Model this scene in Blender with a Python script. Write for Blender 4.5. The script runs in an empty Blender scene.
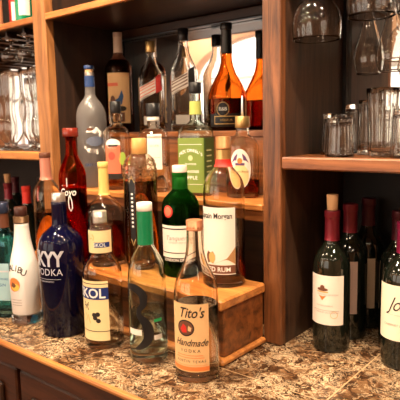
import bpy, math, random
from mathutils import Matrix, Vector
random.seed(7)
PI = math.pi
sc = bpy.context.scene
COL = sc.collection

# ------------------------------------------------------------------ camera
H = 0.4644
pit, yaw, rol = 0.132388, 0.690403, -0.020973
Fw = Vector((-math.sin(yaw)*math.cos(pit), math.cos(yaw)*math.cos(pit), -math.sin(pit)))
R0 = Vector((math.cos(yaw), math.sin(yaw), 0)); U0 = R0.cross(Fw)
Rt = R0*math.cos(rol) + U0*math.sin(rol); Up = -R0*math.sin(rol) + U0*math.cos(rol)
cam = bpy.data.cameras.new('camera'); co = bpy.data.objects.new('camera', cam); COL.objects.link(co)
M = Matrix.Identity(4)
for i in range(3):
    M[i][0] = Rt[i]; M[i][1] = Up[i]; M[i][2] = -Fw[i]
M[2][3] = H
co.matrix_world = M
cam.sensor_width = 36; cam.lens = 543.15*36/400; cam.clip_start = 0.02
cam.dof.use_dof = True; cam.dof.focus_distance = 1.12; cam.dof.aperture_fstop = 8.0
sc.camera = co

# ------------------------------------------------------------------ world, exposure
w = bpy.data.worlds.new('world'); sc.world = w; w.use_nodes = True
w.node_tree.nodes['Background'].inputs[0].default_value = (1, .75, .5, 1)
w.node_tree.nodes['Background'].inputs[1].default_value = 0.02
sc.view_settings.view_transform = 'Standard'; sc.view_settings.look = 'None'
sc.view_settings.gamma = 1; sc.view_settings.exposure = 0.0
sc.cycles.max_bounces = 20; sc.cycles.transmission_bounces = 20; sc.cycles.glossy_bounces = 8
sc.cycles.diffuse_bounces = 4; sc.cycles.transparent_max_bounces = 16
sc.cycles.sample_clamp_indirect = 8.0

WARM = (1.0, .76, .52)
def area(name, loc, target, size, energy, color):
    L = bpy.data.lights.new(name, 'AREA'); L.shape = 'DISK'; L.size = size; L.energy = energy; L.color = color
    o = bpy.data.objects.new(name, L); COL.objects.link(o); o.location = loc
    d = Vector(target) - Vector(loc); o.rotation_euler = d.to_track_quat('-Z', 'Y').to_euler()
    return o
CEIL = 1.72
# recessed lamps in the ceiling over the bar front and further out in the room
BAR_LAMPS = [(-1.5, .50), (-.95, .50), (-.42, .50), (.25, .50)]
ROOM_LAMPS = [(-2.3, -.35), (-1.1, -.35), (.1, -.35), (1.2, -.35)]
ADDED_WASH_LAMPS = [(-5.0, -1.9), (-3.9, -1.9), (-2.5, -1.9), (-.9, -1.9)]  # unseen washers added to brighten the rear wall in the mirrors
for x, y in BAR_LAMPS:
    area('bar_downlight_lamp', (x, y, CEIL-.03), (x, y+.22, 0), .08, 25, WARM)
for x, y in ROOM_LAMPS:
    area('room_downlight_lamp', (x, y, CEIL-.03), (x, y+1.0, 0), .10, 6, WARM)
for x, y in ADDED_WASH_LAMPS:
    area('added_wall_washer_lamp', (x, y, CEIL-.03), (x, y-.45, .6), .12, 22, (1, .80, .60))

# ------------------------------------------------------------------ materials
MATS = {}
def new_mat(name):
    m = bpy.data.materials.new(name); m.use_nodes = True; MATS[name] = m
    return m, m.node_tree.nodes, m.node_tree.links, m.node_tree.nodes['Principled BSDF']
def prim(name, c, rough=.5, metal=0, coat=0, trans=0, ior=1.45, emit=0):
    if name in MATS: return MATS[name]
    m, n, l, b = new_mat(name)
    b.inputs['Base Color'].default_value = (*c, 1); b.inputs['Roughness'].default_value = rough
    b.inputs['Metallic'].default_value = metal; b.inputs['Coat Weight'].default_value = coat
    b.inputs['Transmission Weight'].default_value = trans; b.inputs['IOR'].default_value = ior
    if emit:
        b.inputs['Emission Color'].default_value = (*c, 1); b.inputs['Emission Strength'].default_value = emit
    return m
def glass(name, c=(.97, .97, .96), rough=0, ior=1.5):
    if name in MATS: return MATS[name]
    m, n, l, b = new_mat(name); n.remove(b)
    g = n.new('ShaderNodeBsdfGlass'); g.inputs[0].default_value = (*c, 1); g.inputs[1].default_value = rough; g.inputs[2].default_value = ior
    l.new(g.outputs[0], n['Material Output'].inputs[0]); return m
def wood(name, c1, c2, axis='X', rough=.38, scale=1.0, coat=.25):
    m, n, l, b = new_mat(name)
    tc = n.new('ShaderNodeTexCoord'); mp = n.new('ShaderNodeMapping')
    s = {'X': (1.2, 14, 14), 'Y': (14, 1.2, 14), 'Z': (14, 14, 1.2)}[axis]
    mp.inputs['Scale'].default_value = tuple(v*scale for v in s)
    l.new(tc.outputs['Object'], mp.inputs[0])
    nz = n.new('ShaderNodeTexNoise'); nz.inputs['Scale'].default_value = 3.5; nz.inputs['Detail'].default_value = 8; nz.inputs['Roughness'].default_value = .65
    nz.inputs['Distortion'].default_value = .8
    l.new(mp.outputs[0], nz.inputs[0])
    n2 = n.new('ShaderNodeTexNoise'); n2.inputs['Scale'].default_value = 5; n2.inputs['Detail'].default_value = 3
    l.new(tc.outputs['Object'], n2.inputs[0])
    ad = n.new('ShaderNodeMath'); ad.operation = 'MULTIPLY_ADD'; ad.inputs[1].default_value = .42
    l.new(n2.outputs[0], ad.inputs[0]); l.new(nz.outputs[0], ad.inputs[2])
    r = n.new('ShaderNodeValToRGB'); r.color_ramp.elements[0].position = .50; r.color_ramp.elements[1].position = .84
    r.color_ramp.elements[0].color = (*c1, 1); r.color_ramp.elements[1].color = (*c2, 1)
    l.new(ad.outputs[0], r.inputs[0]); l.new(r.outputs[0], b.inputs['Base Color'])
    b.inputs['Roughness'].default_value = rough; b.inputs['Coat Weight'].default_value = coat; b.inputs['Coat Roughness'].default_value = .25
    bp = n.new('ShaderNodeBump'); bp.inputs['Strength'].default_value = .12; bp.inputs['Distance'].default_value = .002
    l.new(nz.outputs[0], bp.inputs['Height']); l.new(bp.outputs[0], b.inputs['Normal'])
    return m
W_DARK, W_LITE = (.028, .007, .002), (.27, .085, .020)
woodX = wood('stained_wood_along_x', W_DARK, W_LITE, 'X')
woodY = wood('stained_wood_along_y', W_DARK, W_LITE, 'Y')
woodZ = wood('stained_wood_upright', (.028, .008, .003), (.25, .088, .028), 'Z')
panelZ = wood('shaded_panel_wood', (.012, .006, .004), (.075, .034, .017), 'Z', rough=.5, coat=.1)  # dark stain, deepened to carry the right bay's shade in its colour
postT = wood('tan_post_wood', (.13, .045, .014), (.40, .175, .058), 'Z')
edgeX = wood('worn_wood_edge', (.22, .060, .012), (.60, .24, .060), 'X')  # lighter edge wood: lit edges put into the colour, varnish on riser top
edgeY = wood('lit_wood_edge_y', (.34, .10, .020), (.70, .31, .085), 'Y')
darkX = wood('dark_wood_x', (.010, .004, .002), (.050, .018, .007), 'X')  # also carries painted shade on shelf undersides and the cabinet front
darkZ = wood('deep_shaded_wood_z', (.007, .003, .0015), (.034, .013, .006), 'Z', rough=.55, coat=.05)  # darker still: the left bay's deeper shade put into the colour
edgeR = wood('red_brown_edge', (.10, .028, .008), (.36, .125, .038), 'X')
redX = wood('shaded_red_wood', (.018, .005, .002), (.085, .024, .008), 'X')  # reddish front wood, darkened to paint in shade from overhead light
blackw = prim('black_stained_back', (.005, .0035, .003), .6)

def marble():
    m, n, l, b = new_mat('brown_marble')
    tc = n.new('ShaderNodeTexCoord')
    wn = n.new('ShaderNodeTexNoise'); wn.inputs['Scale'].default_value = 22; wn.inputs['Detail'].default_value = 5
    l.new(tc.outputs['Object'], wn.inputs[0])
    mx = n.new('ShaderNodeVectorMath'); mx.operation = 'MULTIPLY_ADD'; mx.inputs[1].default_value = (.05, .05, .05)
    l.new(wn.outputs['Color'], mx.inputs[0]); l.new(tc.outputs['Object'], mx.inputs[2])
    n1 = n.new('ShaderNodeTexNoise'); n1.inputs['Scale'].default_value = 36; n1.inputs['Detail'].default_value = 10; n1.inputs['Roughness'].default_value = .7; n1.inputs['Distortion'].default_value = 1.2
    l.new(mx.outputs[0], n1.inputs[0])
    r1 = n.new('ShaderNodeValToRGB'); e = r1.color_ramp.elements
    e[0].position = .38; e[0].color = (.026, .011, .005, 1); e[1].position = .70; e[1].color = (.32, .18, .085, 1)
    k = e.new(.5); k.color = (.085, .038, .016, 1)
    l.new(n1.outputs[0], r1.inputs[0])
    # thin pale veins
    def veins(scale, wdt, off):
        v = n.new('ShaderNodeTexNoise'); v.inputs['Scale'].default_value = scale; v.inputs['Detail'].default_value = 6; v.inputs['Roughness'].default_value = .62; v.inputs['Distortion'].default_value = 1.6
        ad = n.new('ShaderNodeVectorMath'); ad.operation = 'ADD'; ad.inputs[1].default_value = (off, off*.7, off*.3); l.new(mx.outputs[0], ad.inputs[0]); l.new(ad.outputs[0], v.inputs['Vector'])
        a = n.new('ShaderNodeMath'); a.operation = 'SUBTRACT'; a.inputs[1].default_value = .5; l.new(v.outputs[0], a.inputs[0])
        q = n.new('ShaderNodeMath'); q.operation = 'ABSOLUTE'; l.new(a.outputs[0], q.inputs[0])
        r = n.new('ShaderNodeMapRange'); r.inputs[1].default_value = 0; r.inputs[2].default_value = wdt; r.inputs[3].default_value = 1; r.inputs[4].default_value = 0
        l.new(q.outputs[0], r.inputs[0]); return r
    va, vb = veins(13, .012, 3.1), veins(42, .040, 7.7)
    nm = n.new('ShaderNodeTexNoise'); nm.inputs['Scale'].default_value = 12; nm.inputs['Detail'].default_value = 4
    l.new(tc.outputs['Object'], nm.inputs[0])
    rm = n.new('ShaderNodeMapRange'); rm.inputs[1].default_value = .42; rm.inputs[2].default_value = .60
    l.new(nm.outputs[0], rm.inputs[0])
    mv = n.new('ShaderNodeMath'); mv.operation = 'MULTIPLY'; l.new(vb.outputs[0], mv.inputs[0]); l.new(rm.outputs[0], mv.inputs[1])
    mm = n.new('ShaderNodeMath'); mm.operation = 'MAXIMUM'
    m3 = n.new('ShaderNodeMath'); m3.operation = 'MULTIPLY'; m3.inputs[1].default_value = .7; l.new(va.outputs[0], m3.inputs[0])
    l.new(m3.outputs[0], mm.inputs[0]); l.new(mv.outputs[0], mm.inputs[1])
    mix = n.new('ShaderNodeMixRGB'); mix.inputs[2].default_value = (.76, .58, .37, 1)
    l.new(mm.outputs[0], mix.inputs[0]); l.new(r1.outputs[0], mix.inputs[1])
    # tile joints
    sp = n.new('ShaderNodeSeparateXYZ'); l.new(tc.outputs['Object'], sp.inputs[0])
    def line(sock, at, period):
        a = n.new('ShaderNodeMath'); a.operation = 'SUBTRACT'; a.inputs[1].default_value = at; l.new(sock, a.inputs[0])
        p = n.new('ShaderNodeMath'); p.operation = 'PINGPONG'; p.inputs[1].default_value = period/2; l.new(a.outputs[0], p.inputs[0])
        c = n.new('ShaderNodeMath'); c.operation = 'LESS_THAN'; c.inputs[1].default_value = .0014; l.new(p.outputs[0], c.inputs[0]); return c
    lx, ly = line(sp.outputs[0], -.394, .61), line(sp.outputs[1], .797, .305)
    ml = n.new('ShaderNodeMath'); ml.operation = 'MAXIMUM'; l.new(lx.outputs[0], ml.inputs[0]); l.new(ly.outputs[0], ml.inputs[1])
    mf = n.new('ShaderNodeMath'); mf.operation = 'MULTIPLY'; mf.inputs[1].default_value = .6; l.new(ml.outputs[0], mf.inputs[0])
    mj = n.new('ShaderNodeMixRGB'); mj.inputs[2].default_value = (.6, .42, .24, 1)
    l.new(mf.outputs[0], mj.inputs[0]); l.new(mix.outputs[0], mj.inputs[1])
    l.new(mj.outputs[0], b.inputs['Base Color']); b.inputs['Roughness'].default_value = .22
    return m
MARBLE = marble()
MIRROR = prim('mirror_silver', (.82, .84, .85), .02, 1)
PLASTER = prim('warm_plaster', (.62, .36, .22), .9)
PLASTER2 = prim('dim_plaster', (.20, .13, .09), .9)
CEILM = prim('ceiling_paint', (.16, .10, .07), .9)
FLOORM = wood('floor_boards', (.03, .012, .006), (.10, .045, .02), 'X')
DAY = prim('daylight_pane', (1.0, .95, .88), .5, emit=1.5)
LAMP = prim('lamp_lens', (1, .8, .55), .5, emit=85)

CLEAR = glass('clear_glass')
CLEARW = glass('warm_clear_glass', (.98, .95, .90))
GREENISH = glass('greenish_clear_glass', (.93, .97, .94))
FROST = prim('frosted_glass', (.46, .43, .42), .30, trans=.80)
TURQ = glass('pale_blue_glass', (.55, .86, .92))
REDG = glass('red_glass', (.72, .13, .04))
AMBERG = glass('amber_glass', (.89, .57, .28))
GREENG = glass('deep_green_glass', (.10, .42, .12))
WATER = glass('clear_spirit', (.99, .98, .96), ior=1.36)
RUM = glass('dark_rum', (.62, .17, .04), ior=1.36)
WHISKY = glass('amber_whisky', (.95, .66, .30), ior=1.36)
COLA = glass('dark_liqueur', (.35, .07, .04), ior=1.36)
WINEG = prim('dark_wine_glass', (.006, .008, .005), .06, coat=.6)
COBALT = prim('cobalt_glass', (.0022, .0022, .017), .04, ior=1.38)
WHITE = prim('white_paint', (.86, .83, .80), .35, coat=.3)
PAPER = prim('white_paper', (.84, .78, .70), .55)
CREAM = prim('cream_paper', (.86, .68, .36), .55)
TAN = prim('tan_paper', (.80, .50, .24), .55)
BLACK = prim('black_plastic', (.012, .012, .013), .3)
INK = prim('black_ink', (.02, .015, .012), .5)
BRINK = prim('brown_ink', (.16, .06, .03), .5)
GREYINK = prim('grey_ink', (.35, .32, .30), .5)
ORINK = prim('orange_ink', (.80, .22, .05), .5)
GOLDINK = prim('gold_ink', (.75, .50, .18), .4, .3)
WHITEINK = prim('white_ink', (.88, .86, .82), .5)
SILVINK = prim('silver_ink', (.62, .62, .68), .35, .3)
NAVY = prim('navy_ink', (.012, .03, .16), .45)
REDINK = prim('red_ink', (.62, .03, .02), .45)
GREENINK = prim('green_ink', (.02, .32, .10), .45)
LEAF = prim('leaf_green_ink', (.18, .26, .05), .5)
DLEAF = prim('dark_leaf_green_ink', (.05, .09, .02), .5)
CORAL = prim('coral_ink', (.80, .17, .09), .5)
BLUEINK = prim('blue_ink', (.03, .11, .30), .5)
PURPLE = prim('purple_ink', (.12, .05, .14), .5)
COPPER = prim('copper_foil', (.62, .25, .13), .35, .6)
SILVER = prim('silver_foil', (.72, .70, .68), .28, .9)
GOLD = prim('gold_foil', (.66, .44, .17), .32, .8)
BURG = prim('burgundy_foil', (.20, .012, .025), .35, .2, coat=.3)
MAROON = prim('dark_maroon_foil', (.07, .008, .014), .4, .2)
SCARLET = prim('scarlet_foil', (.80, .045, .03), .4)
CORK = prim('cork', (.62, .36, .18), .8)
GREENF = prim('green_foil', (.0, .19, .07), .35, coat=.4)
YELLOWF = prim('yellow_foil', (.76, .52, .16), .4)
ROSEF = prim('rose_foil', (.58, .24, .17), .35, .3)
BLUEF = prim('blue_foil', (.02, .05, .16), .4)
BROWNF = prim('brown_foil', (.12, .04, .02), .4)
BLUSH = prim('blush_cap', (.80, .62, .54), .45)
AMBERCAP = prim('amber_stopper', (.62, .32, .10), .35, coat=.3)
STEEL = prim('steel', (.6, .6, .6), .25, 1)

# ------------------------------------------------------------------ mesh helpers
class MB:
    def __init__(s): s.v = []; s.f = []; s.m = []; s.ms = []; s.sm = []
    def mi(s, mat):
        if mat not in s.ms: s.ms.append(mat)
        return s.ms.index(mat)
    def add(s, vs, fs, mat, smooth=False):
        o = len(s.v); s.v += [tuple(v) for v in vs]; k = s.mi(mat)
        for f in fs: s.f.append(tuple(i+o for i in f)); s.m.append(k); s.sm.append(smooth)
    def box(s, a, b, mat, bev=0):
        x0, y0, z0 = a; x1, y1, z1 = b
        if bev <= 0:
            vs = [(x, y, z) for z in (z0, z1) for y in (y0, y1) for x in (x0, x1)]
            s.add(vs, [(0, 2, 3, 1), (4, 5, 7, 6), (0, 1, 5, 4), (2, 6, 7, 3), (0, 4, 6, 2), (1, 3, 7, 5)], mat); return
        # chamfered box
        vs = []; idx = {}
        for i, X in enumerate((x0, x1)):
            for j, Y in enumerate((y0, y1)):
                for k, Z in enumerate((z0, z1)):
                    sx, sy, sz = (1, -1)[i], (1, -1)[j], (1, -1)[k]
                    idx[i, j, k, 'x'] = len(vs); vs.append((X, Y+sy*bev, Z+sz*bev))
                    idx[i, j, k, 'y'] = len(vs); vs.append((X+sx*bev, Y, Z+sz*bev))
                    idx[i, j, k, 'z'] = len(vs); vs.append((X+sx*bev, Y+sy*bev, Z))
        fs = []
        g = lambda i, j, k, a: idx[i, j, k, a]
        fs += [(g(0,0,0,'x'), g(0,0,1,'x'), g(0,1,1,'x'), g(0,1,0,'x')), (g(1,0,0,'x'), g(1,1,0,'x'), g(1,1,1,'x'), g(1,0,1,'x'))]
        fs += [(g(0,0,0,'y'), g(1,0,0,'y'), g(1,0,1,'y'), g(0,0,1,'y')), (g(0,1,0,'y'), g(0,1,1,'y'), g(1,1,1,'y'), g(1,1,0,'y'))]
        fs += [(g(0,0,0,'z'), g(0,1,0,'z'), g(1,1,0,'z'), g(1,0,0,'z')), (g(0,0,1,'z'), g(1,0,1,'z'), g(1,1,1,'z'), g(0,1,1,'z'))]
        for a in (0, 1):
            for b_ in (0, 1):
                fs.append((g(0,a,b_,'y'), g(1,a,b_,'y'), g(1,a,b_,'z'), g(0,a,b_,'z')))
                fs.append((g(a,0,b_,'x'), g(a,1,b_,'x'), g(a,1,b_,'z'), g(a,0,b_,'z')))
                fs.append((g(a,b_,0,'x'), g(a,b_,1,'x'), g(a,b_,1,'y'), g(a,b_,0,'y')))
        for i in (0, 1):
            for j in (0, 1):
                for k in (0, 1): fs.append((g(i,j,k,'x'), g(i,j,k,'y'), g(i,j,k,'z')))
        s.add(vs, fs, mat)
    def build(s, name, parent=None, recalc=False):
        me = bpy.data.meshes.new(name); me.from_pydata(s.v, [], s.f)
        for m in s.ms: me.materials.append(m)
        me.polygons.foreach_set('material_index', s.m); me.polygons.foreach_set('use_smooth', s.sm)
        if recalc:
            import bmesh
            bm = bmesh.new(); bm.from_mesh(me); bmesh.ops.recalc_face_normals(bm, faces=bm.faces); bm.to_mesh(me); bm.free()
        me.update()
        o = bpy.data.objects.new(name, me); COL.objects.link(o)
        if parent: o.parent = parent
        return o
def empty(name, loc, rz=0):
    o = bpy.data.objects.new(name, None); COL.objects.link(o); o.location = loc; o.rotation_euler = (0, 0, rz); o.empty_display_size = .02
    return o
def tag(o, label, cat, group=None):
    o['label'] = label; o['category'] = cat
    if group: o['group'] = group
    return o
def structure(o): o['kind'] = 'structure'; return o
def interp(pts, z):
    if z <= pts[0][0]: return pts[0][1]
    for a, b in zip(pts, pts[1:]):
        if z <= b[0]:
            t = (z-a[0])/max(1e-9, b[0]-a[0]); return a[1] + (b[1]-a[1])*t
    return pts[-1][1]
def smooth_profile(pts, sub=4):
    """Catmull-Rom through (z, r[, k]) points; equal neighbours stay straight."""
    out = []
    n = len(pts)
    for i in range(n-1):
        p0, p1, p2, p3 = pts[max(0, i-1)], pts[i], pts[i+1], pts[min(n-1, i+2)]
        straight = abs(p1[1]-p2[1]) < 1e-6 or abs(p1[0]-p2[0]) < 1e-6
        for s_ in range(1 if straight else sub):
            t = s_/(1 if straight else sub); q = []
            for c in range(len(p1)):
                a, b, cc, d = p0[c], p1[c], p2[c], p3[c]
                if straight: v = b
                elif c == 0: v = b + (cc-b)*t
                else:
                    m1, m2 = (cc-a)/2, (d-b)/2
                    # monotone guard
                    if (cc-b)*m1 <= 0: m1 = 0
                    if (cc-b)*m2 <= 0: m2 = 0
                    v = (2*t**3-3*t*t+1)*b + (t**3-2*t*t+t)*m1 + (-2*t**3+3*t*t)*cc + (t**3-t*t)*m2
                q.append(v)
            out.append(tuple(q))
    out.append(tuple(pts[-1])); return out
SEG = 48
def shape(k, th, sy=1.0):
    n = 2+6*k; c, s_ = abs(math.cos(th)), abs(math.sin(th))
    r = 1/((c**n+s_**n)**(1/n)); return r
def loft(mb, pts, mat, seg=SEG, flip=False, sy=1.0, cap0=True, cap1=True, ribs=0, ribamp=0):
    vs, fs = [], []
    for p in pts:
        z, r = p[0], p[1]; k = p[2] if len(p) > 2 else 0
        for i in range(seg):
            th = 2*PI*i/seg; q = r*shape(k, th)
            if ribs: q *= 1 - ribamp*abs(math.sin(ribs*th/2))
            vs.append((q*math.cos(th), q*math.sin(th)*sy, z))
    for a in range(len(pts)-1):
        for i in range(seg):
            j = (i+1) % seg; f = (a*seg+i, a*seg+j, (a+1)*seg+j, (a+1)*seg+i)
            fs.append(f[::-1] if flip else f)
    if cap0: fs.append(tuple(range(seg)) if flip else tuple(range(seg))[::-1])
    if cap1:
        t = tuple((len(pts)-1)*seg+i for i in range(seg)); fs.append(t[::-1] if flip else t)
    mb.add(vs, fs, mat, True)
    # flat caps
    if cap1: mb.sm[-1] = False
    if cap0: mb.sm[-1-(1 if cap1 else 0)] = False

_txt = {}
def text_tris(s, shear=0.0, bold=0.0, space=1.0):
    key = (s, shear, bold, space)
    if key in _txt: return _txt[key]
    cu = bpy.data.curves.new('t', 'FONT'); cu.body = s; cu.size = 1; cu.shear = shear; cu.offset = bold; cu.space_character = space
    cu.align_x = 'CENTER'; cu.align_y = 'CENTER'; cu.resolution_u = 3
    o = bpy.data.objects.new('t', cu); COL.objects.link(o)
    me = o.to_mesh(); vs = [(v.co.x, v.co.y) for v in me.vertices]; fs = [tuple(p.vertices) for p in me.polygons]
    import bmesh
    bm = bmesh.new(); bm.from_mesh(me)
    bmesh.ops.triangulate(bm, faces=bm.faces)
    for lim in (.30, .16, .16):
        es = [e for e in bm.edges if e.calc_length() > lim]
        if es: bmesh.ops.subdivide_edges(bm, edges=es, cuts=1); bmesh.ops.triangulate(bm, faces=bm.faces)
    bm.verts.ensure_lookup_table(); bm.verts.index_update()
    vs = [(v.co.x, v.co.y) for v in bm.verts]; fs = [tuple(v.index for v in f.verts) for f in bm.faces]; bm.free()
    o.to_mesh_clear(); bpy.data.objects.remove(o); bpy.data.curves.remove(cu)
    _txt[key] = (vs, fs); return vs, fs

class Body:
    """outer surface of a bottle; maps label coordinates (arc metres a, height z) on it.  angle 0 faces the bottle's own front (-Y)."""
    def __init__(s, pts, sy=1.0): s.p = pts; s.sy = sy
    def at(s, ang, z, off):
        r = interp([(p[0], p[1]) for p in s.p], z); k = interp([(p[0], p[2] if len(p) > 2 else 0) for p in s.p], z)
        th = ang - PI/2; q = r*shape(k, th)+off
        return (q*math.cos(th), q*math.sin(th)*s.sy, z)
    def ang(s, a, z):
        r = interp([(p[0], p[1]) for p in s.p], z); k = interp([(p[0], p[2] if len(p) > 2 else 0) for p in s.p], z)
        if k > .5:
            # walk round the square: front face then sides
            if abs(a) <= r: return math.atan2(a, r)
            sg = 1 if a > 0 else -1; e = abs(a)-r
            return sg*(PI/2-math.atan2(r-e, r))
        return a/r
class Label:
    def __init__(s, body): s.b = body; s.mb = MB(); s.lay = 0
    def off(s): return .0005+.0003*s.lay
    def patch(s, a0, a1, z0, z1, mat, nx=20, nz=6, skew=0):
        vs, fs = [], []
        for j in range(nz+1):
            for i in range(nx+1):
                a = a0+(a1-a0)*i/nx; z = z0+(z1-z0)*j/nz + skew*(a-(a0+a1)/2)
                vs.append(s.b.at(s.b.ang(a, z), z, s.off()))
        for j in range(nz):
            for i in range(nx):
                k = j*(nx+1)+i; fs.append((k, k+1, k+nx+2, k+nx+1))
        s.mb.add(vs, fs, mat, True); return s
    def up(s): s.lay += 1; return s
    def text(s, t, a, z, size, mat, shear=0, bold=0, sx=1.0, space=1.0, rot=0):
        v2, fs = text_tris(t, shear, bold, space); vs = []
        cr, sr = math.cos(rot), math.sin(rot)
        for x, y in v2:
            x *= size*sx; y *= size; X = x*cr-y*sr; Y = x*sr+y*cr
            vs.append(s.b.at(s.b.ang(a+X, z), z+Y, s.off()))
        s.mb.add(vs, fs, mat, False); return s
    def poly(s, pts, mat):
        """filled shape from (a,z) points, split as a fan from its centre"""
        cx = sum(p[0] for p in pts)/len(pts); cz = sum(p[1] for p in pts)/len(pts)
        n = len(pts); K = 5
        vs = [s.b.at(s.b.ang(cx, cz), cz, s.off())]
        for k in range(1, K+1):
            for a, z in pts:
                A, Z = cx+(a-cx)*k/K, cz+(z-cz)*k/K; vs.append(s.b.at(s.b.ang(A, Z), Z, s.off()))
        fs = [(0, 1+i, 1+(i+1) % n) for i in range(n)]
        for k in range(K-1):
            for i in range(n): fs.append((1+k*n+i, 1+(k+1)*n+i, 1+(k+1)*n+(i+1) % n, 1+k*n+(i+1) % n))
        s.mb.add(vs, fs, mat, False); return s
    def oval(s, a, z, ra, rz, mat, n=28): return s.poly([(a+ra*math.cos(2*PI*i/n), z+rz*math.sin(2*PI*i/n)) for i in range(n)], mat)
    def strip(s, path, wd, mat):
        vs, fs = [], []
        for i, (a, z) in enumerate(path):
            p = path[max(0, i-1)]; q = path[min(len(path)-1, i+1)]; dx, dz = q[0]-p[0], q[1]-p[1]; L = math.hypot(dx, dz) or 1
            ww = wd[i] if isinstance(wd, (list, tuple)) else wd
            for sg in (-1, -.5, 0, .5, 1):
                A, Z = a-sg*dz/L*ww/2, z+sg*dx/L*ww/2; vs.append(s.b.at(s.b.ang(A, Z), Z, s.off()))
        for i in range(len(path)-1):
            for q in range(4): fs.append((5*i+q, 5*i+q+1, 5*i+q+6, 5*i+q+5))
        s.mb.add(vs, fs, mat, False); return s
    def done(s, parent, name='label'):
        o = s.mb.build(name, parent); return o

def bottle(name, loc, R, h, prof, mat, face=0, wall=.0028, liquid=None, level=0, sy=1.0, hollow=True, bottom=.010, neck_top=None, seg=SEG, sub=4, start=0):
    """prof: (z fraction, r fraction[, squareness]); face: degrees the label is turned left of the camera"""
    x, y, z = loc
    az = math.atan2(-y, -x)               # towards the camera
    root = empty(name, loc, az + PI/2 - math.radians(face))
    pts = [(p[0]*h, p[1]*R, *(p[2:])) for p in prof]
    sm = smooth_profile(pts, sub)
    first = sm[0]
    rest = [(.0000, first[1]*.90, *first[2:]), (.0012, first[1]*.965, *first[2:]), (.0035, first[1], *first[2:])]
    outer = [(p[0]+start, *p[1:]) for p in rest] + [p for p in sm if p[0] > .0036+start]
    mb = MB(); loft(mb, outer, mat, seg, sy=sy)
    if hollow:
        top = outer[-1][0]
        inner = [(z_, max(.003, interp([(p[0], p[1]) for p in outer], z_)-wall), *( [interp([(p[0], p[2]) for p in outer], z_)] if len(outer[0]) > 2 else []))
                 for z_ in [bottom, bottom+.003]+[p[0] for p in outer if bottom+.005 < p[0] < top-.004]+[top-.002]]
        inner[0] = (inner[0][0], inner[0][1]*.9, *inner[0][2:])
        loft(mb, inner, mat, seg, flip=True, sy=sy)
    g = mb.build('glass_body' if mat not in (WHITE,) else 'bottle_body', root)
    if liquid and level > 0:
        zl = level*h
        zs = [bottom-.0005, bottom+.003]+[p[0] for p in outer if bottom+.005 < p[0] < zl-.001]+[zl]
        lp = [(z_, max(.003, interp([(p[0], p[1]) for p in outer], z_)-wall+.0006), *([interp([(p[0], p[2]) for p in outer], z_)] if len(outer[0]) > 2 else [])) for z_ in zs]
        lp[0] = (lp[0][0], lp[0][1]*.9, *lp[0][2:])
        m2 = MB(); loft(m2, lp, liquid, seg, sy=sy); m2.build('liquid', root)
    return root, Body(outer, sy)
def cap(root, z0, z1, r, mat, name='cap', taper=1.0, knurl=0, lip=False, r0=None, sy=1.0):
    mb = MB(); b = .0008
    pts = [(z0, r*.97), (z0+b, r)]
    if lip: pts += [(z0+(z1-z0)*.18, r), (z0+(z1-z0)*.2, r*.96)]
    pts += [(z1-b, r*taper), (z1, r*taper*.94)]
    loft(mb, pts, mat, 36, ribs=knurl, ribamp=.04 if knurl else 0); return mb.build(name, root)
def sleeve(root, body, z0, z1, mat, name='foil', off=.0008, seg=36):
    """foil or shrink sleeve following the neck"""
    zs = [z0]+[p[0] for p in body.p if z0+.001 < p[0] < z1-.001]+[z1]
    out = [(z, interp([(p[0], p[1]) for p in body.p], z)+off) for z in zs]
    mb = MB(); vs, fs = [], []
    loft(mb, out, mat, seg, cap0=False, cap1=False); return mb.build(name, root)

# ================================================================== the setting
def wallbox(name, a, b, mat):
    m = MB(); m.box(a, b, mat); return structure(m.build(name))
FLOOR = -.93
wallbox('floor', (-6.2, -2.7, FLOOR-.1), (2.6, 1.5, FLOOR), FLOORM)
wallbox('ceiling', (-6.2, -2.7, CEIL), (2.6, 1.5, CEIL+.1), CEILM)
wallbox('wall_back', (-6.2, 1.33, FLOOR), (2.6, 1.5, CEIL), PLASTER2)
m = MB()
for a, b in (((-6.3, -2.4, FLOOR), (-6.1, 1.33, .25)), ((-6.3, -2.4, 1.42), (-6.1, 1.33, CEIL)), ((-6.3, -2.4, .25), (-6.1, -2.2, 1.42)), ((-6.3, -.75, .25), (-6.1, 1.33, 1.42))): m.box(a, b, PLASTER)
structure(m.build('wall_left'))
m = MB(); m.box((-6.28, -2.2, .25), (-6.25, -.75, 1.42), DAY); fr = structure(m.build('window_3'))
m = MB(); m.box((-6.24, -1.50, .25), (-6.20, -1.45, 1.42), WHITE); m.box((-6.24, -2.2, .82), (-6.20, -.75, .86), WHITE); m.build('window_frame', fr)
wallbox('wall_right', (2.5, -2.4, FLOOR), (2.7, 1.33, CEIL), PLASTER)
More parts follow.
